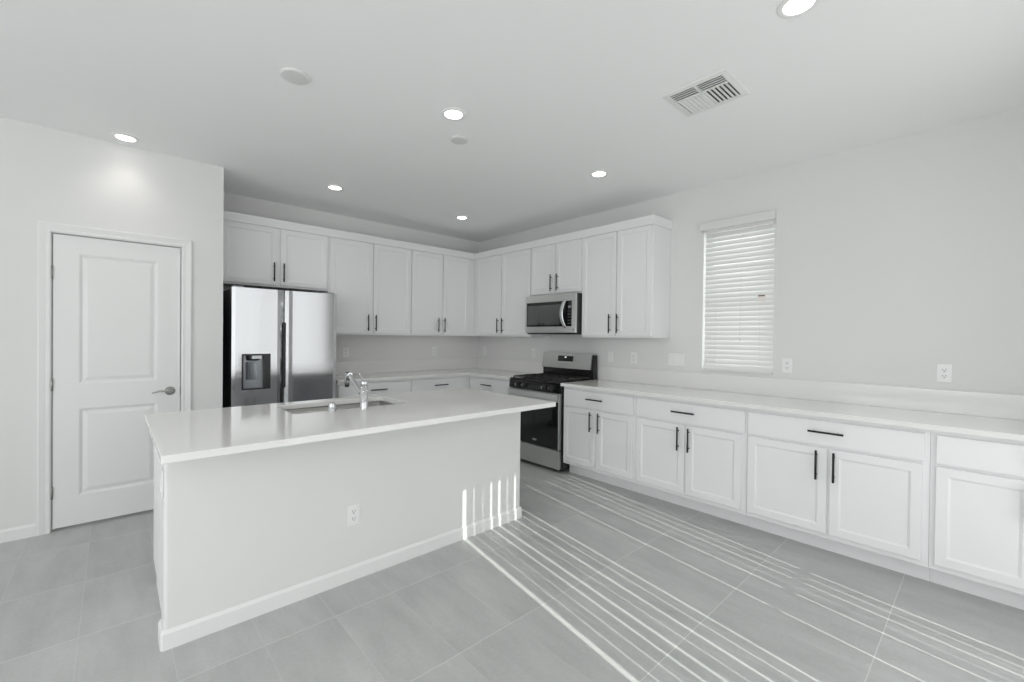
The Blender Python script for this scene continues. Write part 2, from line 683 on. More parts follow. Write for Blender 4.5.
b = new()
wl = -4.2412 - CXL
def mitred(bm, path, w):
    """casing profile swept round left jamb, head, right jamb"""
    prof = casing_poly(w)
    (xa, xb, zt) = path
    loops = []
    for kind in ('l0', 'l1', 'r1', 'r0'):
        lp = []
        for (u, t) in prof:
            x = xa - u if kind[0] == 'l' else xb + u
            z = 0.0 if kind[1] == '0' else zt + u
            lp.append(bm.verts.new((x, YP - t, z)))
        loops.append(lp)
    n = len(prof)
    for A, B in zip(loops, loops[1:]):
        for i in range(n):
            j = (i + 1) % n
            bm.faces.new((A[i], A[j], B[j], B[i]))
    bm.faces.new(loops[0])
    bm.faces.new(list(reversed(loops[-1])))
mitred(b, (-4.2405, -3.5305, 2.0430), 0.0615)
# jamb and stop
struct('trim_1', b, M['trim'], label='white moulded casing round the pantry door')
b = new()
box(b, ox0 - 0.0, DX0 - 0.0005, YP + 0.03, YP + 0.11, 0, oz)
box(b, DX1 + 0.0005, ox1 + 0.0, YP + 0.03, YP + 0.11, 0, oz)
box(b, ox0 - 0.0, ox0 + 0.015, YP + 0.0375, YP + 0.11, 0, oz)
struct('trim_2', b, M['trim'])

# ------------------------------------------------------------------ cabinets
# cabinets are modelled in a local frame: x across the front, wall at y=0, room towards -y


def pull_v(x, zc, yf, length, parent):
    b_ = new()
    r = 0.0065
    y = yf - 0.030
    tube(b_, [(x, y, zc - length / 2), (x, y, zc + length / 2)], r, n=10)
    for s in (-1, 1):
        tube(b_, [(x, yf, zc + s * length * 0.34), (x, y, zc + s * length * 0.34)], 0.0042, n=8)
    return obj('handle', b_, M['black'], parent)


def pull_h(xc, z, yf, length, parent):
    b_ = new()
    r = 0.0065
    y = yf - 0.030
    tube(b_, [(xc - length / 2, y, z), (xc + length / 2, y, z)], r, n=10)
    for s in (-1, 1):
        tube(b_, [(xc + s * length * 0.34, yf, z), (xc + s * length * 0.34, y, z)], 0.0042, n=8)
    return obj('handle', b_, M['black'], parent)


UD, UF = 0.305, 0.325     # box depth, door face


def wall_cabinet(label, loc, rz, w, z0, z1, doors, hz, depth=UD, filler=None):
    """doors: (x0, x1, handle x)"""
    t = thing('wall_cabinet', label, 'cabinet', loc, rz, 'white wall cabinets')
    b_ = new()
    box(b_, 0.0005, w - 0.0005, -depth, -0.002, z0, z1, 0.001, 1)
    obj('cabinet_box', b_, M['cabin'], t)
    for x0, x1, hx in doors:
        dz0, dz1 = z0 + 0.018, z1 - 0.002
        d = obj('door', panel(new(), x0, x1, dz0, dz1, -UF, -depth - 0.0005, SHAKER), M['cab'], t)
        pull_v(hx, hz, -UF, 0.182, d)
    return t


UB, UT = 1.372, 2.403
# back wall, local x measured from world x0
def back_cab(label, x0, x1, z0, doors, hz, hand):
    return wall_cabinet(label, (x0, 0, 0), 0, x1 - x0, z0, UT,
                        [(a_ - x0, c_ - x0, h_ - x0) for (a_, c_), h_ in zip(doors, hand)], hz)


back_cab('short white two door wall cabinet above the refrigerator', XP + 0.002, -2.251, 1.829,
         [(-3.205, -2.742), (-2.714, -2.267)], 1.972, (-2.776, -2.690))
back_cab('tall white wall cabinet next to the one above the refrigerator', -2.251, -1.2735, UB,
         [(-2.236, -1.765), (-1.751, -1.283)], 1.508, (-1.822, -1.732))
back_cab('tall white wall cabinet on the back wall nearest the room corner', -1.2735, -0.3055, UB,
         [(-1.264, -0.832), (-0.817, -0.416)], 1.508, (-0.900, -0.808))


def right_cab(label, y0, y1, z0, doors, hz, hand):
    # local x = -(world y); y0 is the far end
    return wall_cabinet(label, (0, y0, 0), R(-90), y0 - y1, z0, UT,
                        [(y0 - a_, y0 - c_, y0 - h_) for (a_, c_), h_ in zip(doors, hand)], hz)


right_cab('tall white wall cabinet between the room corner and the microwave', -0.3055, -1.405, UB,
          [(-0.385, -0.870), (-0.894, -1.394)], 1.508, (-0.835, -0.9235))
right_cab('short white wall cabinet directly above the microwave', -1.405, -2.153, 1.836,
          [(-1.414, -1.774), (-1.798, -2.142)], 1.974, (-1.738, -1.829))
right_cab('tall white wall cabinet at the end beside the window', -2.153, -2.968, UB,
          [(-2.165, -2.576), (-2.593, -2.957)], 1.508, (-2.518, -2.609))

# crown board along the top of the wall cabinets
CT = 2.485
poly_in = [(XP + 0.002, -0.002), (XP + 0.002, -0.309), (-0.309, -0.309), (-0.309, -2.9695), (-0.002, -2.9695), (-0.002, -0.002)]
b = new()
c0, c1 = 0.328, 0.333
def crown_loop(d, z):
    return [(XP + 0.002, -d, z), (-d, -d, z), (-d, -2.968 - (d - 0.318), z), (-0.002, -2.968 - (d - 0.318), z)]
rings_ = [[b.verts.new(p) for p in crown_loop(d, z)] for d, z in
          ((0.306, UT + 0.001), (c0, UT + 0.001), (c0 + 0.002, UT + 0.012), (c0 + 0.003, CT - 0.012), (c0 + 0.005, CT), (0.306, CT))]
n = len(rings_)
for i in range(n):
    A, B = rings_[i], rings_[(i + 1) % n]
    for k in range(3):
        b.faces.new((A[k], A[k + 1], B[k + 1], B[k]))
b.faces.new([r_[0] for r_ in rings_])
b.faces.new([r_[3] for r_ in reversed(rings_)])
tag(obj('crown_molding', b, M['cab']), 'long white crown board along the tops of the wall cabinets', 'trim')

# ---- base cabinets
CD = 0.638      # counter depth
CTOP = 0.914
CUN = 0.883
BFACE, BDOOR = 0.588, 0.608
TOE = 0.49


def base_cabinet(label, loc, rz, w, drawers, doors, hz=0.577, dz=(0.702, 0.856), oz=(0.147, 0.684), side_toe=False):
    t = thing('base_cabinet', label, 'cabinet', loc, rz, 'white base cabinets')
    b_ = new()
    box(b_, 0.0005, w - 0.0005, -BFACE, -0.002, 0.112, CUN - 0.001, 0.001, 1)
    obj('cabinet_box', b_, M['cabin'], t)
    b_ = new()
    box(b_, 0.0005, w - 0.0005, -TOE, -0.05, 0.0, 0.1115)
    obj('toe_kick', b_, M['cab'], t)
    for x0, x1, hx in drawers:
        d = obj('drawer', panel(new(), x0, x1, dz[0], dz[1], -BDOOR, -BFACE - 0.0005, [(0.004, 0.0)]), M['cab'], t)
        if hx is not None:
            pull_h(hx, 0.787, -BDOOR, 0.185, d)
    for x0, x1, hx in doors:
        d = obj('door', panel(new(), x0, x1, oz[0], oz[1], -BDOOR, -BFACE - 0.0005, SHAKER), M['cab'], t)
        if hx is not None:
            pull_v(hx, hz, -BDOOR, 0.184, d)
    return t


def rb(label, y0, y1, drawers, doors):
    f = lambda L_: [(y0 - a_, y0 - c_, None if h_ is None else y0 - h_) for a_, c_, h_ in L_]
    return base_cabinet(label, (0, y0, 0), R(-90), y0 - y1, f(drawers), f(doors))


rb('white base cabinet just right of the range, narrowest of that row', -2.162, -2.982,
   [(-2.178, -2.963, -2.563)], [(-2.178, -2.552, -2.517), (-2.588, -2.958, -2.611)])
rb('white base cabinet, second from the range along the right wall', -2.982, -3.880,
   [(-2.998, -3.866, -3.418)], [(-2.998, -3.422, -3.378), (-3.441, -3.846, -3.465)])
rb('white base cabinet under the window side outlet, third from the range', -3.880, -4.823,
   [(-3.890, -4.799, -4.348)], [(-3.890, -4.353, -4.301), (-4.370, -4.793, -4.393)])
rb('white base cabinet cut off by the right edge of the photo', -4.823, -5.597,
   [(-4.847, -5.584, -5.25)], [(-4.847, -5.205, -5.17), (-5.225, -5.584, -5.26)])

# corner run between refrigerator and range
base_cabinet('white base cabinet between refrigerator and corner, partly behind the faucet', (-2.262, 0, 0), 0, 0.842,
             [(0.014, 0.827, 0.439)], [(0.014, 0.415, 0.38), (0.427, 0.827, 0.462)])
base_cabinet('white base cabinet under the back counter next to the corner', (-1.420, 0, 0), 0, 0.8315,
             [(0.012, 0.750, 0.385)], [(0.012, 0.376, 0.345), (0.388, 0.750, 0.42)])
base_cabinet('white base cabinet tucked between the corner and the range', (0, -0.5885, 0), R(-90), 0.7975,
             [(0.066, 0.7815, 0.3865)], [(0.066, 0.416, 0.381), (0.428, 0.7815, 0.46)])

# ---- worktops with backsplash
BS = 1.060


def worktop(name, label, polys, splashes):
    t = thing(name, label, 'countertop', (polys[0][0], polys[0][2], CUN))
    ox, oy, ozz = polys[0][0], polys[0][2], CUN
    return t, (ox, oy, ozz)


t, (ox, oy, ozz) = worktop('corner_countertop', 'white quartz worktop running round the back corner beside the range',
                           [(-2.268, 0, -0.003, 0)], [])
b = new()
prism(b, [(x - ox, y - oy) for x, y in ((-2.268, -0.003), (-2.268, -CD), (-CD, -CD), (-CD, -1.385), (-0.003, -1.385), (-0.003, -0.003))], 'z', 0.0005, CTOP - CUN)
es = [e for e in b.edges]
bmesh.ops.bevel(b, geom=es, offset=0.002, segments=2, profile=0.5, affect='EDGES')
obj('slab', b, M['quartz'], t)
b = new()
prism(b, [(x - ox, y - oy) for x, y in ((-2.268, -0.001), (-2.268, -0.021), (-0.021, -0.021), (-0.021, -1.385), (-0.001, -1.385), (-0.001, -0.001))], 'z', CTOP - CUN + 0.0005, BS - CUN)
obj('backsplash', b, M['quartz'], t)

t = thing('long_countertop', 'long white quartz worktop right of the range along the right wall', 'countertop', (-0.003, -2.158, CUN))
b = new()
box(b, -CD + 0.003, 0, -5.597 + 2.158, 0, 0.0005, CTOP - CUN, 0.002)
obj('slab', b, M['quartz'], t)
b = new()
box(b, -0.018, 0.002, -5.597 + 2.158, 0, CTOP - CUN + 0.0005, BS - CUN, 0.001, 1)
obj('backsplash', b, M['quartz'], t)

# ------------------------------------------------------------------ island
IX0, IX1 = -3.7655, -1.6455
IYF, IYK, IYB = -2.6530, -2.545, -1.945
isl = thing('kitchen_island', 'white kitchen island with panelled half wall and outlet facing the room', 'island', ((IX0 + IX1) / 2, -2.3, 0))
icx, icy = (IX0 + IX1) / 2, -2.3
b = new()
# half wall with rounded vertical corners
rr = 0.016
pl = []
for (cx, cy, a0) in ((IX0 + rr, IYF + rr, 180), (IX1 - rr, IYF + rr, 270)):
    for k in range(7):
        a = R(a0 + 90 * k / 6)
        pl.append((cx + rr * math.cos(a) - icx, cy + rr * math.sin(a) - icy))
pl += [(IX1 - icx, IYK - icy), (IX0 - icx, IYK - icy)]
prism(b, pl, 'z', 0, CUN - 0.001)
for f in b.faces:
    f.smooth = False
obj('half_wall', b, M['wall'], isl)
b = new()
# cabinet carcass, end panels; toe recess on the sink side
cxa, cxb = IX0 + 0.004, IX1 - 0.002
prism(b, [(q[0] - icy, q[1]) for q in ((IYK + 0.0005, 0.12), (IYB, 0.12), (IYB, CUN - 0.001), (IYK + 0.0005, CUN - 0.001))], 'x', cxa - icx, -3.225 - icx)
prism(b, [(q[0] - icy, q[1]) for q in ((IYK + 0.0005, 0.12), (IYB, 0.12), (IYB, CUN - 0.001), (IYK + 0.0005, CUN - 0.001))], 'x', -2.40 - icx, cxb - icx)
box(b, -3.225 - icx, -2.40 - icx, IYK + 0.0005 - icy, IYB - icy, 0.12, 0.62)
box(b, -3.225 - icx, -2.40 - icx, IYB - 0.018 - icy, IYB - icy, 0.62, CUN - 0.001)
obj('cabinet_box', b, M['cabin'], isl)
b = new()
box(b, cxa + 0.010 - icx, cxb - 0.010 - icx, IYK + 0.001 - icy, IYB - 0.055 - icy, 0, 0.1195)
obj('toe_kick', b, M['cab'], isl)
b = new()
bd = 0.0115
prof = base_poly(bd)
def island_bb(d, z):
    return [(IX0 - d - icx, IYK - icy, z), (IX0 - d - icx, IYF - d + 0.010 - icy, z), (IX0 - d + 0.010 - icx, IYF - d - icy, z),
            (IX1 + d - 0.010 - icx, IYF - d - icy, z), (IX1 + d - icx, IYF - d + 0.010 - icy, z), (IX1 + d - icx, IYK - icy, z)]
rings_ = [[b.verts.new(p) for p in island_bb(d + 0.0004, z)] for d, z in prof]
n = len(rings_)
for i in range(n):
    A, B = rings_[i], rings_[(i + 1) % n]
    for k in range(5):
        b.faces.new((A[k], A[k + 1], B[k + 1], B[k]))
b.faces.new([r_[0] for r_ in rings_])
b.faces.new([r_[5] for r_ in reversed(rings_)])
obj('baseboard', b, M['trim'], isl)
# doors and drawers on the sink side (seen in the reflections)
def flip(bm, cx):
    bmesh.ops.rotate(bm, verts=bm.verts, cent=(0, 0, 0), matrix=Matrix.Rotation(PI, 3, 'Z'))
segs = [(-3.75, -3.24), (-3.23, -2.82), (-2.81, -2.39), (-2.37, -1.67)]
for k, (a_, c_) in enumerate(segs):
    if k in (0,):
        parts_ = [('door', 0.13, 0.684, SHAKER), ('drawer', 0.702, 0.856, [(0.004, 0)])]
    elif k in (1, 2):
        parts_ = [('door', 0.13, 0.684, SHAKER), ('drawer', 0.702, 0.856, [(0.004, 0)])]
    else:
        parts_ = [('dishwasher_panel', 0.13, 0.856, [(0.004, 0)])]
    for nm, z0, z1, rg in parts_:
        bm = panel(new(), -(c_ - icx), -(a_ - icx), z0, z1, -(IYB + 0.020 - icy), -(IYB + 0.0005 - icy), rg)
        flip(bm, 0)
        o = obj(nm, bm, M['steel'] if nm == 'dishwasher_panel' else M['cab'], isl)
        hb = new()
        y = IYB + 0.050 - icy
        xm = (a_ + c_) / 2 - icx
        if nm == 'door':
            hx = (c_ - 0.035 if k != 2 else a_ + 0.035) - icx
            tube(hb, [(hx, y, 0.49), (hx, y, 0.67)], 0.0055, n=10)
            for zz in (0.52, 0.64):
                tube(hb, [(hx, y, zz), (hx, y - 0.030, zz)], 0.004, n=8)
            obj('handle', hb, M['black'], o)
        elif nm == 'drawer' and k == 0:
            tube(hb, [(xm - 0.09, y, 0.787), (xm + 0.09, y, 0.787)], 0.0055, n=10)
            for xx in (-0.06, 0.06):
                tube(hb, [(xm + xx, y, 0.787), (xm + xx, y - 0.030, 0.787)], 0.004, n=8)
            obj('handle', hb, M['black'], o)
        else:
            hb.free()

# island worktop with the sink cut-out
TX0, TX1, TY0, TY1 = -3.797, -1.638, -2.995, -1.880
KX0, KX1, KY0, KY1 = -3.170, -2.457, -2.388, -1.995
b = new()
def rrect(x0, x1, y0, y1, r, n=5):
    out_ = []
    for cx, cy, a0 in ((x0 + r, y0 + r, 180), (x1 - r, y0 + r, 270), (x1 - r, y1 - r, 0), (x0 + r, y1 - r, 90)):
        for k in range(n + 1):
            a = R(a0 + 90 * k / n)
            out_.append((cx + r * math.cos(a), cy + r * math.sin(a)))
    return out_
outer = rrect(TX0, TX1, TY0, TY1, 0.006)
inner = rrect(KX0, KX1, KY0, KY1, 0.022)
def slab_with_hole(bm, outer, inner, z0, z1, ch=0.002):
    cxo, cyo = (TX0 + TX1) / 2, (TY0 + TY1) / 2
    def inset(pts, d):
        c = (sum(p[0] for p in pts) / len(pts), sum(p[1] for p in pts) / len(pts))
        mx_ = max(abs(p[0] - c[0]) for p in pts)
        my_ = max(abs(p[1] - c[1]) for p in pts)
        return [(c[0] + (p[0] - c[0]) * (mx_ - d) / mx_, c[1] + (p[1] - c[1]) * (my_ - d) / my_) for p in pts]
    n_ = len(outer)
    lo = [[bm.verts.new((x, y, z)) for x, y in pts] for pts, z in
          ((inset(inner, -ch), z0), (inset(outer, ch), z0), (outer, z0 + ch), (outer, z1 - ch), (inset(outer, ch), z1),
           (inset(inner, -ch), z1), (inner, z1 - ch), (inner, z0 + ch))]
    for A, B in zip(lo, lo[1:] + lo[:1]):
        for i in range(n_):
            j = (i + 1) % n_
            bm.faces.new((A[i], A[j], B[j], B[i]))
slab_with_hole(b, outer, inner, CUN, CTOP)
it = obj('island_countertop', b, M['quartz'])
tag(it, 'white quartz island worktop with a sink cut-out and seating overhang', 'countertop')

# undermount sink
sk = thing('sink', 'stainless steel undermount sink set in the island worktop', 'sink', ((KX0 + KX1) / 2, (KY0 + KY1) / 2, 0.65))
sx, sy, sz = (KX0 + KX1) / 2, (KY0 + KY1) / 2, 0.65
b = new()
lo = []
for e, z, r_ in ((0.018, CUN - 0.002, 0.03), (-0.006, CUN - 0.002, 0.03), (-0.006, 0.72, 0.03), (-0.014, 0.685, 0.04), (-0.04, 0.672, 0.05), (-0.30, 0.668, 0.04)):
    ex_ = min(e, 0.02)
    y0, y1 = KY0 - e, KY1 + e
    if e < -0.2:
        y0, y1 = sy - 0.06, sy + 0.06
        x0, x1 = sx - 0.06, sx + 0.06
    else:
        x0, x1 = KX0 - e, KX1 + e
    lo.append([b.verts.new((x - sx, y - sy, z - sz)) for x, y in rrect(x0, x1, y0, y1, r_)])
for A, B in zip(lo, lo[1:]):
    for i in range(len(A)):
        j = (i + 1) % len(A)
        f = b.faces.new((A[i], A[j], B[j], B[i]))
        f.smooth = True
b.faces.new(lo[-1])
so_ = obj('basin', b, M['sinksteel'], sk, recalc=False)
sm = so_.modifiers.new('shell', 'SOLIDIFY')
sm.thickness = 0.0012
b = new()
lathe(b, (0, 0, 0.019), [(0, 0.045), (0.003, 0.045), (0.004, 0.038), (0.001, 0.03)], n=28)
obj('drain', b, M['chrome'], sk)

# faucet
FX, FY = -2.798, -2.470
fa = thing('faucet', 'chrome pull-out kitchen faucet standing beside the island sink', 'faucet', (FX, FY, CTOP))
b = new()
lathe(b, (0, 0, 0.0005), [(0, 0.026), (0.004, 0.027), (0.008, 0.0245), (0.012, 0.0235), (0.144, 0.0235)], n=32)
obj('body', b, M['chrome'], fa)
b = new()
lathe(b, (0, 0, 0.146), [(0, 0.0215), (0.002, 0.024), (0.022, 0.024), (0.030, 0.020), (0.034, 0.012), (0.0355, 0.003)], n=32)
obj('cap', b, M['chrome'], fa)
b = new()
tube(b, [(-0.006, 0.002, 0.172), (-0.016, -0.004, 0.190), (-0.030, -0.010, 0.212), (-0.040, -0.013, 0.228)], [0.006, 0.0055, 0.005, 0.0045], n=12)
obj('lever', b, M['chrome'], fa)
b = new()
tube(b, [(0, 0.014, 0.085), (0, 0.06, 0.108), (0, 0.13, 0.143), (0, 0.20, 0.178), (0, 0.232, 0.192)], [0.0155, 0.0155, 0.0145, 0.0145, 0.0145], n=16)
sp = obj('spout', b, M['chrome'], fa)
b = new()
tube(b, [(0, 0.215, 0.196), (0, 0.240, 0.192), (0, 0.258, 0.174), (0, 0.264, 0.150), (0, 0.266, 0.132)], [0.015, 0.0175, 0.0175, 0.0165, 0.0155], n=16)
obj('spray_head', b, M['chrome'], sp)
b = new()
tube(b, [(0, 0.266, 0.1318), (0, 0.267, 0.114)], [0.0150, 0.0135], n=16)
obj('nozzle', b, M['blk_plastic'], sp)
b = new()
box(b, -0.012, 0.012, 0.226, 0.262, 0.2075, 0.2125, 0.002)
obj('spray_button', b, M['blk_plastic'], sp)

b = new()
lathe(b, (0, 0, 0.0005), [(0, 0.0235), (0.003, 0.0235), (0.005, 0.0205), (0.044, 0.0205), (0.053, 0.0175), (0.059, 0.010), (0.0605, 0.002)], n=28)
ag = obj('air_gap_cap', b, M['chrome'])
ag.location = (-2.979, -2.439, CTOP)
tag(ag, 'small domed chrome air gap cap on the island near the faucet', 'air gap')

# ------------------------------------------------------------------ refrigerator
FRX0, FRX1 = -3.193, -2.321
fr = thing('refrigerator', 'stainless steel side by side refrigerator with water dispenser', 'refrigerator', ((FRX0 + FRX1) / 2, -0.4, 0))
fx, fy = (FRX0 + FRX1) / 2, -0.4
b = new()
box(b, FRX0 + 0.004 - fx, FRX1 - 0.004 - fx, -0.665 - fy, -0.03 - fy, 0.02, 1.755, 0.004)
box(b, FRX0 + 0.03 - fx, FRX1 - 0.03 - fx, -0.63 - fy, -0.06 - fy, 0.0, 0.02)
M['fr_side'] = mat('refrigerator_side', (0.05, 0.052, 0.055), 0.4, 0.2)
obj('case', b, M['fr_side'], fr)
for hx in (FRX0 + 0.05, FRX1 - 0.05):
    b = new()
    box(b, hx - 0.04 - fx, hx + 0.04 - fx, -0.72 - fy, -0.60 - fy, 1.7555, 1.778, 0.006)
    obj('hinge_cover', b, M['gray_plastic'], fr)


def fridge_door(x0, x1, bevel_left, bevel_right, hole=None):
    """front profile in plan: slightly bowed, with a slanted grip edge on one side"""
    yb, yf = -0.672, -0.737
    bow = 0.0004
    pts = []
    xa = x0 + (0.030 if bevel_left else 0.0)
    xb = x1 - (0.030 if bevel_right else 0.0)
    n_ = 14
    for k in range(n_ + 1):
        s_ = k / n_
        x = xa + (xb - xa) * s_
        e = min(s_, 1 - s_) * (xb - xa)
        rnd = 0.006 * max(0, 1 - e / 0.006) ** 2 if e < 0.006 else 0
        pts.append((x, yf - bow * (1 - (2 * s_ - 1) ** 2) + rnd))
    if bevel_right:
        pts += [(x1, yf + 0.022)]
    pts += [(x1, yb), (x0, yb)]
    if bevel_left:
        pts += [(x0, yf + 0.022)]
    return pts


Z0F, Z1F = 0.055, 1.764
DMX = -2.803      # seam
def add_door(nm, x0, x1, bl, br, label=None):
    pts = [(x - fx, y - fy) for x, y in fridge_door(x0, x1, bl, br)]
    b_ = new()
    prism(b_, pts, 'z', Z0F, Z1F)
    for f in b_.faces:
        f.smooth = False
    o_ = obj(nm, b_, M['steel'], fr)
    return o_
dl = add_door('freezer_door', FRX0, -2.787, False, True)
dr = add_door('fridge_door', -2.779, FRX1, True, False)
# dark centre gasket and grip recess
b = new()
box(b, -2.7865 - fx, -2.7795 - fx, -0.700 - fy, -0.6655 - fy, Z0F, Z1F)
obj('gasket', b, M['rubber'], fr)
b = new()
box(b, -2.7868 - fx, -2.7793 - fx, -0.7335 - fy, -0.7005 - fy, 0.885, 1.475, 0.002)
obj('grip_recess', b, M['blk_plastic'], fr)
# water dispenser cut into the freezer door
DXa, DXb, DZa, DZb = -3.119, -2.898, 0.885, 1.195
b = new()
box(b, DXa - fx, DXb - fx, -0.80 - fy, -0.690 - fy, DZa, DZb)
cut = obj('cutter', b, M['blk_plastic'])
cut.parent = fr
bo = dl.modifiers.new('dispenser_hole', 'BOOLEAN')
bo.operation = 'DIFFERENCE'
bo.object = cut
bo.solver = 'EXACT'
bpy.context.view_layer.update()
dg = bpy.context.evaluated_depsgraph_get()
me2 = bpy.data.meshes.new_from_object(dl.evaluated_get(dg))
dl.modifiers.clear()
dl.data = me2
bpy.data.objects.remove(cut)
b = new()
# bezel
yfz = -0.7445 - fy
box(b, DXa + 0.0005 - fx, DXa + 0.012 - fx, yfz, -0.6905 - fy, DZa + 0.0005, DZb - 0.0005)
box(b, DXb - 0.052 - fx, DXb - 0.0005 - fx, yfz, -0.6905 - fy, DZa + 0.0005, DZb - 0.0005)
box(b, DXa + 0.012 - fx, DXb - 0.052 - fx, yfz, -0.6905 - fy, DZb - 0.012, DZb - 0.0005)
box(b, DXa + 0.012 - fx, DXb - 0.052 - fx, yfz, -0.6905 - fy, DZa + 0.0005, DZa + 0.012)
dp = obj('dispenser_frame', b, M['blk_plastic'], dl)
b = new()
box(b, DXa + 0.0125 - fx, DXb - 0.0525 - fx, -0.700 - fy, -0.6905 - fy, DZa + 0.0125, DZb - 0.0125)
obj('dispenser_back', b, M['gray_plastic'], dl)
b = new()
lathe(b, ((DXa + DXb) / 2 - 0.02 - fx, -0.712 - fy, DZb - 0.058), [(0, 0.042), (0.006, 0.050), (0.0445, 0.055)], n=28)
obj('dispenser_spout', b, M['blk_plastic'], dl)
b = new()
xm = (DXa + DXb) / 2 - 0.028 - fx
# curved paddle
pl = []
for k in range(9):
    s_ = k / 8 * 2 - 1
    pl.append((xm + 0.042 * s_, -0.708 - fy - 0.012 * (s_ * s_)))
for k in range(8, -1, -1):
    s_ = k / 8 * 2 - 1
    pl.append((xm + 0.042 * s_, -0.704 - fy - 0.012 * (s_ * s_)))
prism(b, pl, 'z', DZa + 0.085, DZb - 0.07)
M['paddle'] = mat('dispenser_paddle', (0.16, 0.175, 0.19), 0.18, 0.6)
obj('dispenser_paddle', b, M['paddle'], dl)
b = new()
box(b, (DXa + DXb) / 2 - 0.040 - fx, (DXa + DXb) / 2 + 0.034 - fx, -0.772 + 0.004 - fy, -0.7655 - fy, DZb - 0.042, DZb - 0.015, 0.001)
M['disp'] = mat('dispenser_display', (0.75, 0.77, 0.78), 0.25)
obj('dispenser_display', b, M['disp'], dl)

# ------------------------------------------------------------------ range
RY0, RY1 = -1.392, -2.152
rg = thing('gas_range', 'stainless steel and black gas range between the white counters', 'range', (-0.33, (RY0 + RY1) / 2, 0), R(-90))
RW = RY0 - RY1
hw = RW / 2
# local: x across (left -, right +), y: wall side +0.33, room -y ; local y = -(0.33 + world x)... front at world x=-0.66 -> y=-0.33
def ry(wx):
    return wx + 0.33 + (0.032 if wx < -0.55 else 0.0)
b = new()
box(b, -hw, hw, ry(-0.630), ry(-0.025), 0.03, 0.895, 0.003)
for sx_ in (-1, 1):
    for yy in (ry(-0.58), ry(-0.10)):
        lathe(b, (sx_ * (hw - 0.05), yy, 0), [(0, 0.015), (0.031, 0.015)], n=12)
obj('body', b, M['blk_enamel'], rg)
# cooktop with raised lip
b = new()
box(b, -hw, hw, ry(-0.655), ry(-0.075), 0.8955, 0.916, 0.006, 3)
obj('cooktop', b, M['blk_enamel'], rg)
# control panel: slanted
b = new()
prism(b, [(ry(-0.6305), 0.805), (ry(-0.667), 0.808), (ry(-0.660), 0.894), (ry(-0.6305), 0.894)], 'x', -hw + 0.002, hw - 0.002)
cp = obj('control_panel', b, M['blk_glass'], rg)
for i, kx in enumerate((-0.235, -0.135, 0.163, 0.261)):
    b = new()
    lathe(b, (kx, ry(-0.6635), 0.850), [(0.0, 0.025), (-0.005, 0.025), (-0.010, 0.0225), (-0.032, 0.020), (-0.036, 0.017)], axis='y', n=24, cap0=False)
    k_ = obj('knob', b, M['blk_plastic'], rg)
    b = new()
    box(b, kx - 0.003, kx + 0.003, ry(-0.7055), ry(-0.7035), 0.838, 0.866)
    box(b, kx - 0.0165, kx - 0.013, ry(-0.7045), ry(-0.698), 0.842, 0.860)
    obj('knob_pointer', b, M['chrome'], k_)
# oven door
b = new()
box(b, -hw + 0.004, hw - 0.010, ry(-0.672), ry(-0.6325), 0.232, 0.800, 0.003)
M['handle_steel'] = mat('satin_steel', (0.74, 0.74, 0.73), 0.36, 1.0)
od = obj('oven_door', b, M['dsteel'], rg)
b = new()
box(b, -hw + 0.010, hw - 0.020, ry(-0.6745), ry(-0.6722), 0.236, 0.715, 0.0008, 1)
obj('oven_window', b, M['blk_glass'], od)
b = new()
box(b, -hw + 0.012, hw - 0.014, ry(-0.704), ry(-0.688), 0.738, 0.792, 0.005, 3)
for sx_ in (-1, 1):
    box(b, sx_ * (hw - 0.050) - 0.014, sx_ * (hw - 0.050) + 0.014, ry(-0.6885), ry(-0.6715), 0.750, 0.782, 0.003)
obj('oven_handle', b, M['handle_steel'], od)
b = new()
# oval maker's badge
pl = [(0.035 + 0.034 * math.cos(2 * PI * k / 24), 0.291 + 0.0105 * math.sin(2 * PI * k / 24)) for k in range(24)]
prism(b, pl, 'y', ry(-0.6757), ry(-0.6747))
obj('maker_badge', b, M['chrome'], od)
b = new()
box(b, -hw + 0.004, hw - 0.010, ry(-0.668), ry(-0.6325), 0.038, 0.224, 0.003)
obj('storage_drawer', b, M['dsteel'], rg)
# backguard: dark end caps and base, stainless face leaning back a little
b = new()
prism(b, [(ry(-0.078), 0.9165), (ry(-0.090), 0.918), (ry(-0.094), 1.015), (ry(-0.030), 1.015), (ry(-0.026), 0.9165)], 'x', -hw + 0.010, hw - 0.004)
prism(b, [(ry(-0.105), 1.0155), (ry(-0.078), 1.178), (ry(-0.030), 1.178), (ry(-0.030), 1.0155)], 'x', hw - 0.030, hw - 0.001)
prism(b, [(ry(-0.105), 1.0155), (ry(-0.078), 1.178), (ry(-0.030), 1.178), (ry(-0.030), 1.0155)], 'x', -hw + 0.004, -hw + 0.014)
bgd = obj('backguard', b, M['blk_enamel'], rg)
b = new()
prism(b, [(ry(-0.112), 1.017), (ry(-0.086), 1.190), (ry(-0.040), 1.190), (ry(-0.040), 1.017)], 'x', -hw + 0.0145, hw - 0.0305)
obj('backguard_face', b, M['dsteel'], rg)
b = new()
def lean(z):
    return -0.112 + (z - 1.017) * (0.026 / 0.173)
dz0, dz1 = 1.095, 1.158
prism(b, [(ry(lean(dz0) - 0.0022), dz0), (ry(lean(dz1) - 0.0022), dz1), (ry(lean(dz1) - 0.0004), dz1), (ry(lean(dz0) - 0.0004), dz0)], 'x', -0.132, 0.095)
ds = obj('clock_display', b, M['blk_glass'], rg)
b = new()
prism(b, [(ry(lean(1.135) - 0.0030), 1.135), (ry(lean(1.150) - 0.0030), 1.150), (ry(lean(1.150) - 0.0024), 1.150), (ry(lean(1.135) - 0.0024), 1.135)], 'x', -0.028, -0.004)
obj('clock_digits', b, M['digits'], ds)
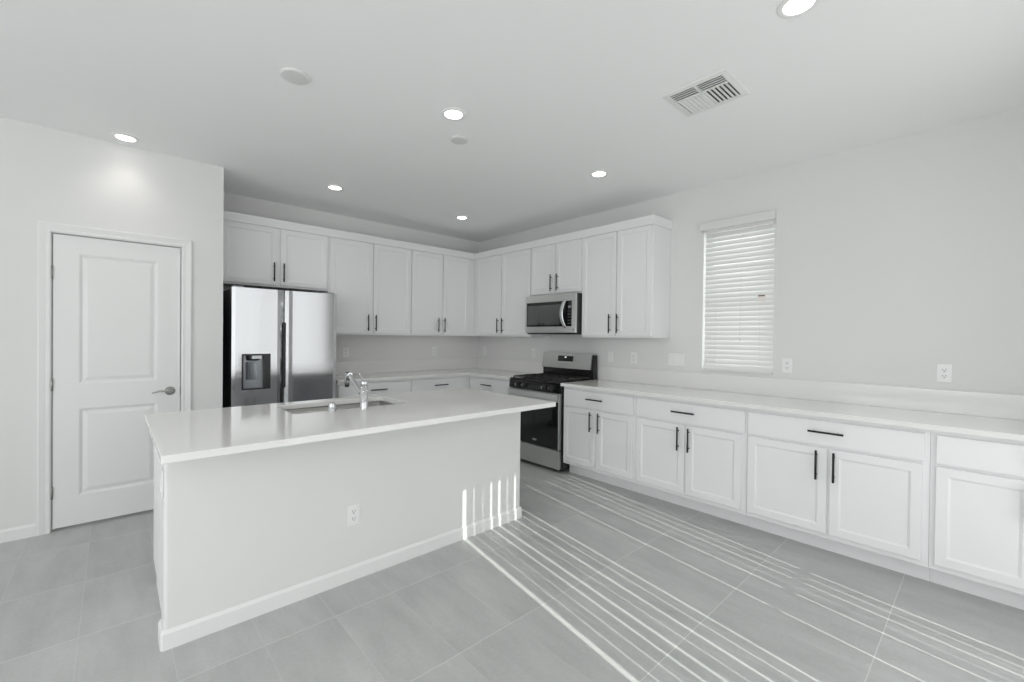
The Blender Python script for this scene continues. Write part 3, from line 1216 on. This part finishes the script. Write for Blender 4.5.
# grates and burners
for gx0, gx1 in ((-hw + 0.035, -0.128), (-0.122, 0.122), (0.128, hw - 0.035)):
    b = new()
    ya, yc = ry(-0.625), ry(-0.115)
    zt = 0.938
    r_ = 0.0065
    for x in (gx0, gx1):
        box(b, x - r_, x + r_, ya, yc, zt - 0.012, zt, 0.002, 1)
    for y in (ya, (ya + yc) / 2, yc):
        box(b, gx0, gx1, y - r_, y + r_, zt - 0.012, zt, 0.002, 1)
    xm = (gx0 + gx1) / 2
    box(b, xm - r_, xm + r_, ya, yc, zt - 0.012, zt, 0.002, 1)
    for q in (0.25, 0.75):
        y = ya + (yc - ya) * q
        box(b, gx0, gx1, y - r_ * 0.8, y + r_ * 0.8, zt - 0.012, zt, 0.002, 1)
    for x in (gx0, gx1):
        for y in (ya, yc):
            box(b, x - r_, x + r_, y - r_, y + r_, 0.9165, zt - 0.01, 0.001, 1)
    obj('grate', b, M['iron'], rg)
for bx, by in ((-0.235, -0.50), (-0.235, -0.22), (0.0, -0.36), (0.235, -0.50), (0.235, -0.22)):
    b = new()
    lathe(b, (bx, ry(by), 0.9163), [(0, 0.052), (0.006, 0.050), (0.009, 0.036), (0.012, 0.036), (0.018, 0.033), (0.019, 0.02)], n=24)
    obj('burner', b, M['iron'], rg)

# ------------------------------------------------------------------ microwave
MY0, MY1 = -1.4075, -2.1505
mw = thing('microwave', 'stainless steel over the range microwave with curved handle', 'microwave', (0, (MY0 + MY1) / 2, 1.41), R(-90))
mh = (MY0 - MY1) / 2
b = new()
box(b, -mh, mh, -0.385, -0.010, 0.0, 0.422, 0.002, 1)
prism(b, [(-0.385, 0.0), (-0.012, 0.0), (-0.012, -0.008), (-0.370, -0.008)], 'x', -mh + 0.01, mh - 0.01)
obj('case', b, M['blk_plastic'], mw)
zb, zt = 0.008, 0.4215
b = new()
# stainless front frame with a window opening
fw_, fb = -0.408, -0.3855
xw0, xw1, zw0, zw1 = -mh + 0.022, mh - 0.052, 0.075, 0.345
box(b, -mh, mh, fw_, fb, zb, zw0, 0.0015, 1)
box(b, -mh, mh, fw_, fb, zw1, zt, 0.0015, 1)
box(b, -mh, xw0, fw_, fb, zw0, zw1)
box(b, xw1, mh, fw_, fb, zw0, zw1)
fp = obj('front_frame', b, M['dsteel'], mw)
xd = 0.222
b = new()
box(b, xw0 + 0.0005, xd, fw_ - 0.001, fb, zw0 + 0.0005, zw1 - 0.0005, 0.001, 1)
dw = obj('door_glass', b, M['blk_glass'], mw)
b = new()
box(b, xw0 + 0.016, xd - 0.045, fw_ - 0.0018, fw_ - 0.0012, zw0 + 0.022, zw1 - 0.034)
obj('door_window', b, M['mwglass'], dw)
b = new()
box(b, xd + 0.003, xw1 - 0.0005, fw_ - 0.001, fb, zw0 + 0.0005, zw1 - 0.0005, 0.001, 1)
kp = obj('control_panel', b, M['blk_glass'], mw)
b = new()
box(b, xd + 0.050, xd + 0.088, fw_ - 0.0018, fw_ - 0.0012, 0.272, 0.290)
obj('display', b, M['gray_plastic'], kp)
b = new()
for r_ in range(5):
    for c_ in range(3):
        x = xd + 0.046 + c_ * 0.016
        z = 0.100 + r_ * 0.032
        box(b, x, x + 0.010, fw_ - 0.0016, fw_ - 0.0012, z, z + 0.014)
M['key'] = mat('key_print', (0.06, 0.062, 0.065), 0.4)
obj('keypad', b, M['key'], kp)
b = new()
# bowed flat handle
pts_o = []
nseg = 16
for k in range(nseg + 1):
    s_ = k / nseg * 2 - 1
    z = 0.21 + 0.148 * s_
    y = fw_ - 0.016 - 0.030 * (1 - s_ * s_)
    x = 0.222 - 0.030 * (1 - s_ * s_)
    pts_o.append((x, y, z))
prev = None
for (x, y, z) in pts_o:
    ring_ = [b.verts.new((x + dx, y + dy, z)) for dx, dy in ((0.004, -0.005), (0.040, -0.005), (0.044, 0), (0.040, 0.006), (0.004, 0.006), (0, 0))]
    if prev:
        for i in range(6):
            j = (i + 1) % 6
            f = b.faces.new((prev[i], prev[j], ring_[j], ring_[i]))
            f.smooth = True
    else:
        b.faces.new(ring_)
    prev = ring_
b.faces.new(list(reversed(prev)))
for s_ in (-1, 1):
    z = 0.21 + 0.138 * s_
    box(b, 0.229, 0.257, fw_ - 0.020, fw_ - 0.0008, z - 0.010, z + 0.010, 0.002, 1)
obj('handle', b, M['chrome'], mw)
b = new()
lathe(b, (mh - 0.028, fw_ - 0.0002, 0.040), [(0, 0.008), (-0.001, 0.008)], axis='y', n=16, cap0=False)
obj('maker_badge', b, M['chrome'], fp)

# ------------------------------------------------------------------ outlets and switches (local: wall at y=0, room -y)


def outlet_proto(label, kind, w=0.0705, h=0.1145):
    t = thing('wall_outlet' if kind != 'switch' else 'light_switch', label, 'outlet' if kind != 'switch' else 'switch', (0, 0, 0), 0,
              'white wall plates')
    b_ = new()
    box(b_, -w / 2, w / 2, -0.006, -0.0005, -h / 2, h / 2, 0.0025, 2)
    obj('cover_plate', b_, M['plate'], t)
    cols = [0.0] if w < 0.1 else [-0.0445, 0.0445] if w > 0.15 else [-0.023, 0.023]
    for cx in cols:
        if kind == 'duplex':
            for zc in (0.0195, -0.0195):
                b_ = new()
                prism(b_, [(cx + q[0], zc + q[1]) for q in rrect(-0.017, 0.017, -0.0145, 0.0145, 0.009)], 'y', -0.0078, -0.0062)
                rc = obj('receptacle', b_, M['plate'], t)
                b_ = new()
                box(b_, cx - 0.0085, cx - 0.0055, -0.0083, -0.0079, zc - 0.001, zc + 0.008)
                box(b_, cx + 0.0055, cx + 0.0085, -0.0083, -0.0079, zc - 0.001, zc + 0.008)
                box(b_, cx - 0.0028, cx + 0.0028, -0.0083, -0.0079, zc - 0.0105, zc - 0.0050)
                obj('slots', b_, M['slot'], rc)
        elif kind == 'decora':
            b_ = new()
            box(b_, cx - 0.0165, cx + 0.0165, -0.0085, -0.0062, -0.0335, 0.0335, 0.001, 1)
            rc = obj('receptacle', b_, M['plate'], t)
            b_ = new()
            for zc in (0.021, -0.021):
                box(b_, cx - 0.0085, cx - 0.0055, -0.0090, -0.0086, zc - 0.003, zc + 0.006)
                box(b_, cx + 0.0055, cx + 0.0085, -0.0090, -0.0086, zc - 0.003, zc + 0.006)
                box(b_, cx - 0.003, cx + 0.003, -0.0090, -0.0086, zc - 0.0105, zc - 0.0045)
            obj('slots', b_, M['slot'], rc)
        else:
            b_ = new()
            prism(b_, [(-0.0062, -0.0335), (-0.0115, -0.0335), (-0.0075, 0.0335), (-0.0062, 0.0335)], 'x', cx - 0.0165, cx + 0.0165)
            obj('rocker', b_, M['plate'], t)
    return t


OZ = 1.165
RR = R(-90)
o1 = outlet_proto('white outlet on the back wall close to the refrigerator', 'duplex')
o1.location = (-1.936, 0, OZ)
dup(o1, (-0.753, 0, OZ), 0, 'white outlet on the back wall near the room corner')
dup(o1, (0, -0.159, OZ), RR, 'white outlet on the right wall tight in the room corner')
dup(o1, (0, -1.147, OZ), RR, 'white outlet on the right wall just left of the range')
dup(o1, (0, -2.586, OZ), RR, 'white plate, second to the right of the range backguard')
dup(o1, (0, -3.961, OZ), RR, 'white outlet on the wall just right of the window blind')
dup(o1, (0, -4.842, OZ), RR, 'white outlet far right above the long worktop')
dup(o1, (-2.936, IYF, 0.364), 0, 'white outlet low on the front of the island')
sw = outlet_proto('white switch plate nearest the range on its right', 'switch')
sw.location = (0, -2.307, OZ)
sw.rotation_euler = (0, 0, RR)
sw2 = outlet_proto('wide white three gang switch plate left of the window blind', 'switch', w=0.166)
b = new()
prism(b, [(-0.0062, -0.0335), (-0.0115, -0.0335), (-0.0075, 0.0335), (-0.0062, 0.0335)], 'x', -0.0165, 0.0165)
obj('rocker', b, M['plate'], sw2)
sw2.location = (0, -3.046, 1.170)
sw2.rotation_euler = (0, 0, RR)
dup(sw, (IX0, -2.600, 0.71), R(-90), 'white wall plate on the end of the island half wall')  # meant as an outlet plate, copied from the switch to show no slots

# ------------------------------------------------------------------ ceiling fittings


def downlight(label, x, y):
    t = thing('recessed_light', label, 'ceiling light', (x, y, H), 0, 'recessed ceiling lights')
    b_ = new()
    lathe(b_, (0, 0, 0), [(-0.0005, 0.078), (-0.004, 0.077), (-0.007, 0.071), (-0.006, 0.057), (-0.0045, 0.055), (-0.0008, 0.055)], n=40, cap0=False, cap1=False)
    obj('trim_ring', b_, M['plate'], t, recalc=True)
    b_ = new()
    lathe(b_, (0, 0, 0), [(-0.0010, 0.0545), (-0.0035, 0.0545), (-0.0040, 0.050)], n=40)
    obj('lens', b_, M['led'], t)
    l = bpy.data.lights.new('lamp', 'SPOT')
    l.energy = LAMP
    l.color = (1.0, 0.93, 0.84)
    l.spot_size = R(120)
    l.spot_blend = 1.0
    l.shadow_soft_size = 0.06
    lo_ = bpy.data.objects.new('lamp', l)
    lo_.location = (0, 0, -0.012)
    COL.objects.link(lo_)
    lo_.parent = t
    return t


dl0 = downlight('recessed light over the pantry door, at the left', -3.867, -0.908)
for x, y, lb in ((-2.406, -0.903, 'recessed light in front of the refrigerator cabinets'),
                 (-2.378, -2.781, 'recessed light beside the smaller round cover over the island'),
                 (-0.957, -0.904, 'recessed light nearest the corner of the wall cabinets'),
                 (-0.930, -2.810, 'recessed light in front of the wall cabinet beside the window'),
                 (-1.862, -4.490, 'recessed light cut off by the top edge of the photo')):
    dup(dl0, (x, y, H), 0, lb)
for x, y in ((-3.87, -2.78), (-5.4, -1.9), (-5.4, -4.3), (-3.6, -4.6)):
    dup(dl0, (x, y, H), 0, 'recessed light further back in the room, out of the photo')


def cover(label, x, y, r):
    b_ = new()
    lathe(b_, (0, 0, 0), [(-0.0005, r), (-0.006, r), (-0.011, r * 0.94), (-0.013, r * 0.80), (-0.0132, r * 0.3)], n=40, cap0=False)
    o_ = obj('blank_cover', b_, M['cover'])
    o_.location = (x, y, H)
    tag(o_, label, 'ceiling cover', 'round blank ceiling covers')


cover('round white blank ceiling cover at the left, toward the pantry door', -3.219, -2.531, 0.072)
cover('round white blank ceiling cover close to a lit recessed light', -2.152, -2.523, 0.062)

# ceiling vent: four fields of curved blades
VX0, VX1, VY0, VY1 = -1.648, -1.312, -4.118, -3.762
vcx, vcy = (VX0 + VX1) / 2, (VY0 + VY1) / 2
vt = thing('ceiling_vent', 'white square ceiling register with louvres in four fields', 'vent', (vcx, vcy, H))
b = new()
box(b, VX0 + 0.02 - vcx, VX1 - 0.02 - vcx, VY0 + 0.02 - vcy, VY1 - 0.02 - vcy, -0.0015, -0.0005)
obj('duct', b, M['duct'], vt)
b = new()
w_ = 0.036
hx, hy = (VX1 - VX0) / 2, (VY1 - VY0) / 2
lo = []
for e, z in ((0, -0.0008), (0.004, -0.008), (w_ - 0.004, -0.012), (w_, -0.010), (w_, -0.002)):
    lo.append([b.verts.new(p) for p in ((-hx + e, -hy + e, z), (hx - e, -hy + e, z), (hx - e, hy - e, z), (-hx + e, hy - e, z))])
for A, B in zip(lo, lo[1:]):
    for i in range(4):
        j = (i + 1) % 4
        b.faces.new((A[i], A[j], B[j], B[i]))
xs = -hx + w_ + 0.085      # bar between the two kinds of field
box(b, -hx + w_, hx - w_, -0.006, 0.006, -0.012, -0.002)
box(b, xs - 0.004, xs + 0.004, -hy + w_, hy - w_, -0.012, -0.002)
obj('frame', b, M['vent'], vt)


def blade(p0, p1, tilt_vec, half=0.0006):
    """thin tilted blade between p0 and p1, leaning along tilt_vec"""
    b_ = new()
    p0, p1, tv = Vector(p0), Vector(p1), Vector(tilt_vec)
    up = Vector((0, 0, 0.009))
    t_ = (p1 - p0).normalized().cross(Vector((0, 0, 1))) * half
    q = [p0 - t_, p1 - t_, p1 - t_ + tv + up, p0 - t_ + tv + up]
    r = [p0 + t_, p1 + t_, p1 + t_ + tv + up, p0 + t_ + tv + up]
    A = [b_.verts.new(v_) for v_ in q]
    B = [b_.verts.new(v_) for v_ in r]
    b_.faces.new(A)
    b_.faces.new(list(reversed(B)))
    for i in range(4):
        j = (i + 1) % 4
        b_.faces.new((A[i], B[i], B[j], A[j]))
    obj('louvre', b_, M['vent'], vt)


for sgn in (-1, 1):
    ya, yc = (0.007, hy - w_ - 0.001) if sgn > 0 else (-hy + w_ + 0.001, -0.007)
    for k in range(4):
        x = -hx + w_ + 0.012 + k * 0.021
        blade((x, ya, -0.0115), (x, yc, -0.0115), (0.009, 0, 0), 0.0046)
    for k in range(6):
        y = ya + (yc - ya) * (k + 0.5) / 6
        blade((xs + 0.005, y, -0.0115), (hx - w_ - 0.001, y, -0.0115), (0, -sgn * 0.010, 0), 0.0055 if sgn < 0 else 0.004)

# ------------------------------------------------------------------ kitchen window and its blind
w1 = new()
for a_, c_ in ((WY0, WY0 + 0.035), (WY1 - 0.035, WY1)):
    box(w1, 0.085, 0.135, a_, c_, WZ0, WZ1)
box(w1, 0.085, 0.135, WY0 + 0.035, WY1 - 0.035, WZ0, WZ0 + 0.035)
box(w1, 0.085, 0.135, WY0 + 0.035, WY1 - 0.035, WZ1 - 0.035, WZ1)
box(w1, 0.090, 0.130, WY0 + 0.035, WY1 - 0.035, 1.70, 1.735)
w1 = struct('window_1', w1, M['vinyl'])
b = new()
box(b, 0.106, 0.112, WY0 + 0.035, WY1 - 0.035, WZ0 + 0.035, WZ1 - 0.035)
obj('window_pane', b, M['pane'], w1)

bl = thing('window_blind', 'closed white horizontal slat blind with small warning tag', 'blind', (0, (WY0 + WY1) / 2, WZ0 + 0.002), RR)
# local: x across (left = far end), -y into the room
bw0, bw1 = -0.270, 0.2870
b = new()
vz0, vz1 = 1.242, 1.312
box(b, -0.310, 0.2965, -0.040, -0.029, vz0, vz1, 0.004, 2)
box(b, -0.310, -0.304, -0.029, -0.003, vz0, vz1)
box(b, 0.2905, 0.2965, -0.029, -0.003, vz0, vz1)
obj('valance', b, M['slat'], bl)
b = new()
box(b, bw0, bw1, -0.012, 0.040, 1.222, 1.266, 0.002, 1)
obj('headrail', b, M['slat'], bl)
b = new()
box(b, bw0 - 0.004, bw1 + 0.003, -0.018, 0.030, 0.0, 0.024, 0.004, 2)
obj('bottom_rail', b, M['slat'], bl)
NS = 29
z0_, pitch = 0.046, 0.0412
for k in range(NS):
    z = z0_ + k * pitch
    if z > 1.215:
        break
    b = new()
    a = R(60)
    n_ = 6
    prof_ = []
    for q in range(n_ + 1):
        s_ = (q / n_ * 2 - 1) * 0.025
        crown = 0.0022 * (1 - (q / n_ * 2 - 1) ** 2)
        # room edge lower
        prof_.append((0.010 + s_ * math.cos(a) - crown * math.sin(a), z + s_ * math.sin(a) + crown * math.cos(a)))
    prof_ += [(y + 0.0022 * math.sin(a), zz - 0.0022 * math.cos(a)) for y, zz in reversed(prof_)]
    sag = random.uniform(-0.0012, 0.0012)
    prism(b, [(y, zz + sag) for y, zz in prof_], 'x', bw0, bw1)
    obj('slat', b, M['slat'], bl)
for cx in (bw0 + 0.10, bw1 - 0.10):
    b = new()
    tube(b, [(cx, -0.0135, 0.020), (cx, -0.0135, 1.222)], 0.0006, n=6)
    obj('ladder_cord', b, M['plate'], bl)
b = new()
tube(b, [(0.035, -0.016, 0.30), (0.035, -0.016, 1.2219)], 0.0008, n=6)
tube(b, [(0.035, -0.016, 0.265), (0.035, -0.016, 0.30)], [0.004, 0.0025], n=8)
obj('lift_cord', b, M['plate'], bl)
b = new()
ty = 0.200
box(b, ty - 0.030, ty + 0.030, -0.0195, -0.0185, 0.592, 0.650)
tg = obj('warning_tag', b, M['tag'], bl)
b = new()
box(b, ty - 0.024, ty + 0.024, -0.0202, -0.0196, 0.632, 0.642)
obj('tag_print', b, M['tagbar'], tg)

# ------------------------------------------------------------------ sliding door and vertical blind behind the camera
d2 = new()
fy0, fy1 = YB - 0.075, YB - 0.015
smid = (SX0 + SX1) / 2
for a_, c_ in ((SX0, SX0 + 0.03), (SX1 - 0.03, SX1)):
    box(d2, a_, c_, fy0, fy1, 0, SZ1)
box(d2, SX0 + 0.03, SX1 - 0.03, fy0, fy1, 0, 0.03)
d2 = struct('door_2', d2, M['vinyl'])
b = new()
box(b, SX0 + 0.03, SX1 - 0.03, YB - 0.048, YB - 0.042, 0.03, SZ1)
obj('door_pane', b, M['pane'], d2)
b = new()
box(b, smid - 0.03, SX1 - 0.03, YB - 0.100, YB - 0.088, 0.945, 0.98)
obj('screen_crossbar', b, M['vinyl'], d2)

VYB = YB + 0.08
vb = thing('vertical_blind', 'closed white vertical vane blind over the sliding door behind the viewer', 'blind', ((SX0 + SX1) / 2, VYB, 0))
vx = (SX0 + SX1) / 2
b = new()
box(b, SX0 - 0.06 - vx, SX1 + 0.06 - vx, -0.05, 0.05, SZ1 + 0.015, SZ1 + 0.07, 0.003, 1)
obj('headrail', b, M['vinyl'], vb)
# slits of sunlight: position measured on the floor at y=-5, and width
SL = [(-2.527, 0.026), (-2.447, 0.007), (-2.368, 0.009), (-2.292, 0.014), (-2.216, 0.016), (-2.138, 0.006), (-2.061, 0.014),
      (-1.975, 0.007), (-1.902, 0.012), (-1.620, 0.002), (-1.539, 0.010), (-1.308, 0.010), (-1.232, 0.004), (-1.155, 0.009), (-1.078, 0.007), (-1.002, 0.010)]
TOPW = {-2.447: 0.55, -2.368: 0.15, -2.292: 0.85, -2.138: 0.7}   # some vanes hang slightly askew
shift = (VYB + 5) * 0.1524
spans = []
cur = (SX0 - 0.05, SX0 - 0.05)
for s_, w_ in SL:
    c_ = s_ + shift
    wt = w_ * TOPW.get(s_, 1.0)
    spans.append((cur, (c_ - w_ / 2, c_ - wt / 2)))
    cur = (c_ + w_ / 2, c_ + wt / 2)
spans.append((cur, (SX1 + 0.05, SX1 + 0.05)))
for (a0, a1), (c0_, c1_) in spans:
    nn = max(1, math.ceil((c0_ - a0) / 0.095))
    for q in range(nn):
        lap = 0.006 if q else 0
        xa0, xa1 = a0 + (c0_ - a0) * q / nn - lap, a1 + (c1_ - a1) * q / nn - lap
        xb0, xb1 = a0 + (c0_ - a0) * (q + 1) / nn, a1 + (c1_ - a1) * (q + 1) / nn
        b = new()
        yo = 0.004 * (q % 2)
        prism(b, [(xa0 - vx, 0.012), (xb0 - vx, 0.012), (xb1 - vx, SZ1 + 0.014), (xa1 - vx, SZ1 + 0.014)], 'y', yo - 0.0008, yo + 0.0008)
        obj('vane', b, M['vane'], vb)

# unseen rear window and closed vane blind, added to house the rear fill lamp
b = new()
for a_, c_ in ((BX0, BX0 + 0.05), ((BX0 + BX1) / 2 - 0.03, (BX0 + BX1) / 2 + 0.03), (BX1 - 0.05, BX1)):
    box(b, a_, c_, fy0, fy1, BZ0, BZ1)
for z in ((BZ0, BZ0 + 0.05), (BZ1 - 0.05, BZ1)):
    box(b, BX0 + 0.05, BX1 - 0.05, fy0, fy1, *z)
w3 = struct('window_3', b, M['vinyl'])
b = new()
box(b, BX0 + 0.05, BX1 - 0.05, YB - 0.048, YB - 0.042, BZ0 + 0.05, BZ1 - 0.05)
obj('window_pane', b, M['pane'], w3)
vw = thing('vertical_blind', 'closed white vane blind over the added rear window behind the viewer', 'blind', ((BX0 + BX1) / 2, YB + 0.06, 0))
vx = (BX0 + BX1) / 2
b = new()
box(b, BX0 - 0.06 - vx, BX1 + 0.06 - vx, -0.04, 0.04, BZ1 + 0.015, BZ1 + 0.07, 0.003, 1)
obj('headrail', b, M['vinyl'], vw)
nv = 40
for q in range(nv):
    xa = BX0 - 0.05 + (BX1 - BX0 + 0.10) * q / nv
    xb = BX0 - 0.05 + (BX1 - BX0 + 0.10) * (q + 1) / nv + 0.008
    b = new()
    yo = 0.004 * (q % 2)
    box(b, xa - vx, xb - vx, yo - 0.0008, yo + 0.0008, BZ0 - 0.04, BZ1 + 0.014)
    obj('vane', b, M['vane'], vw)
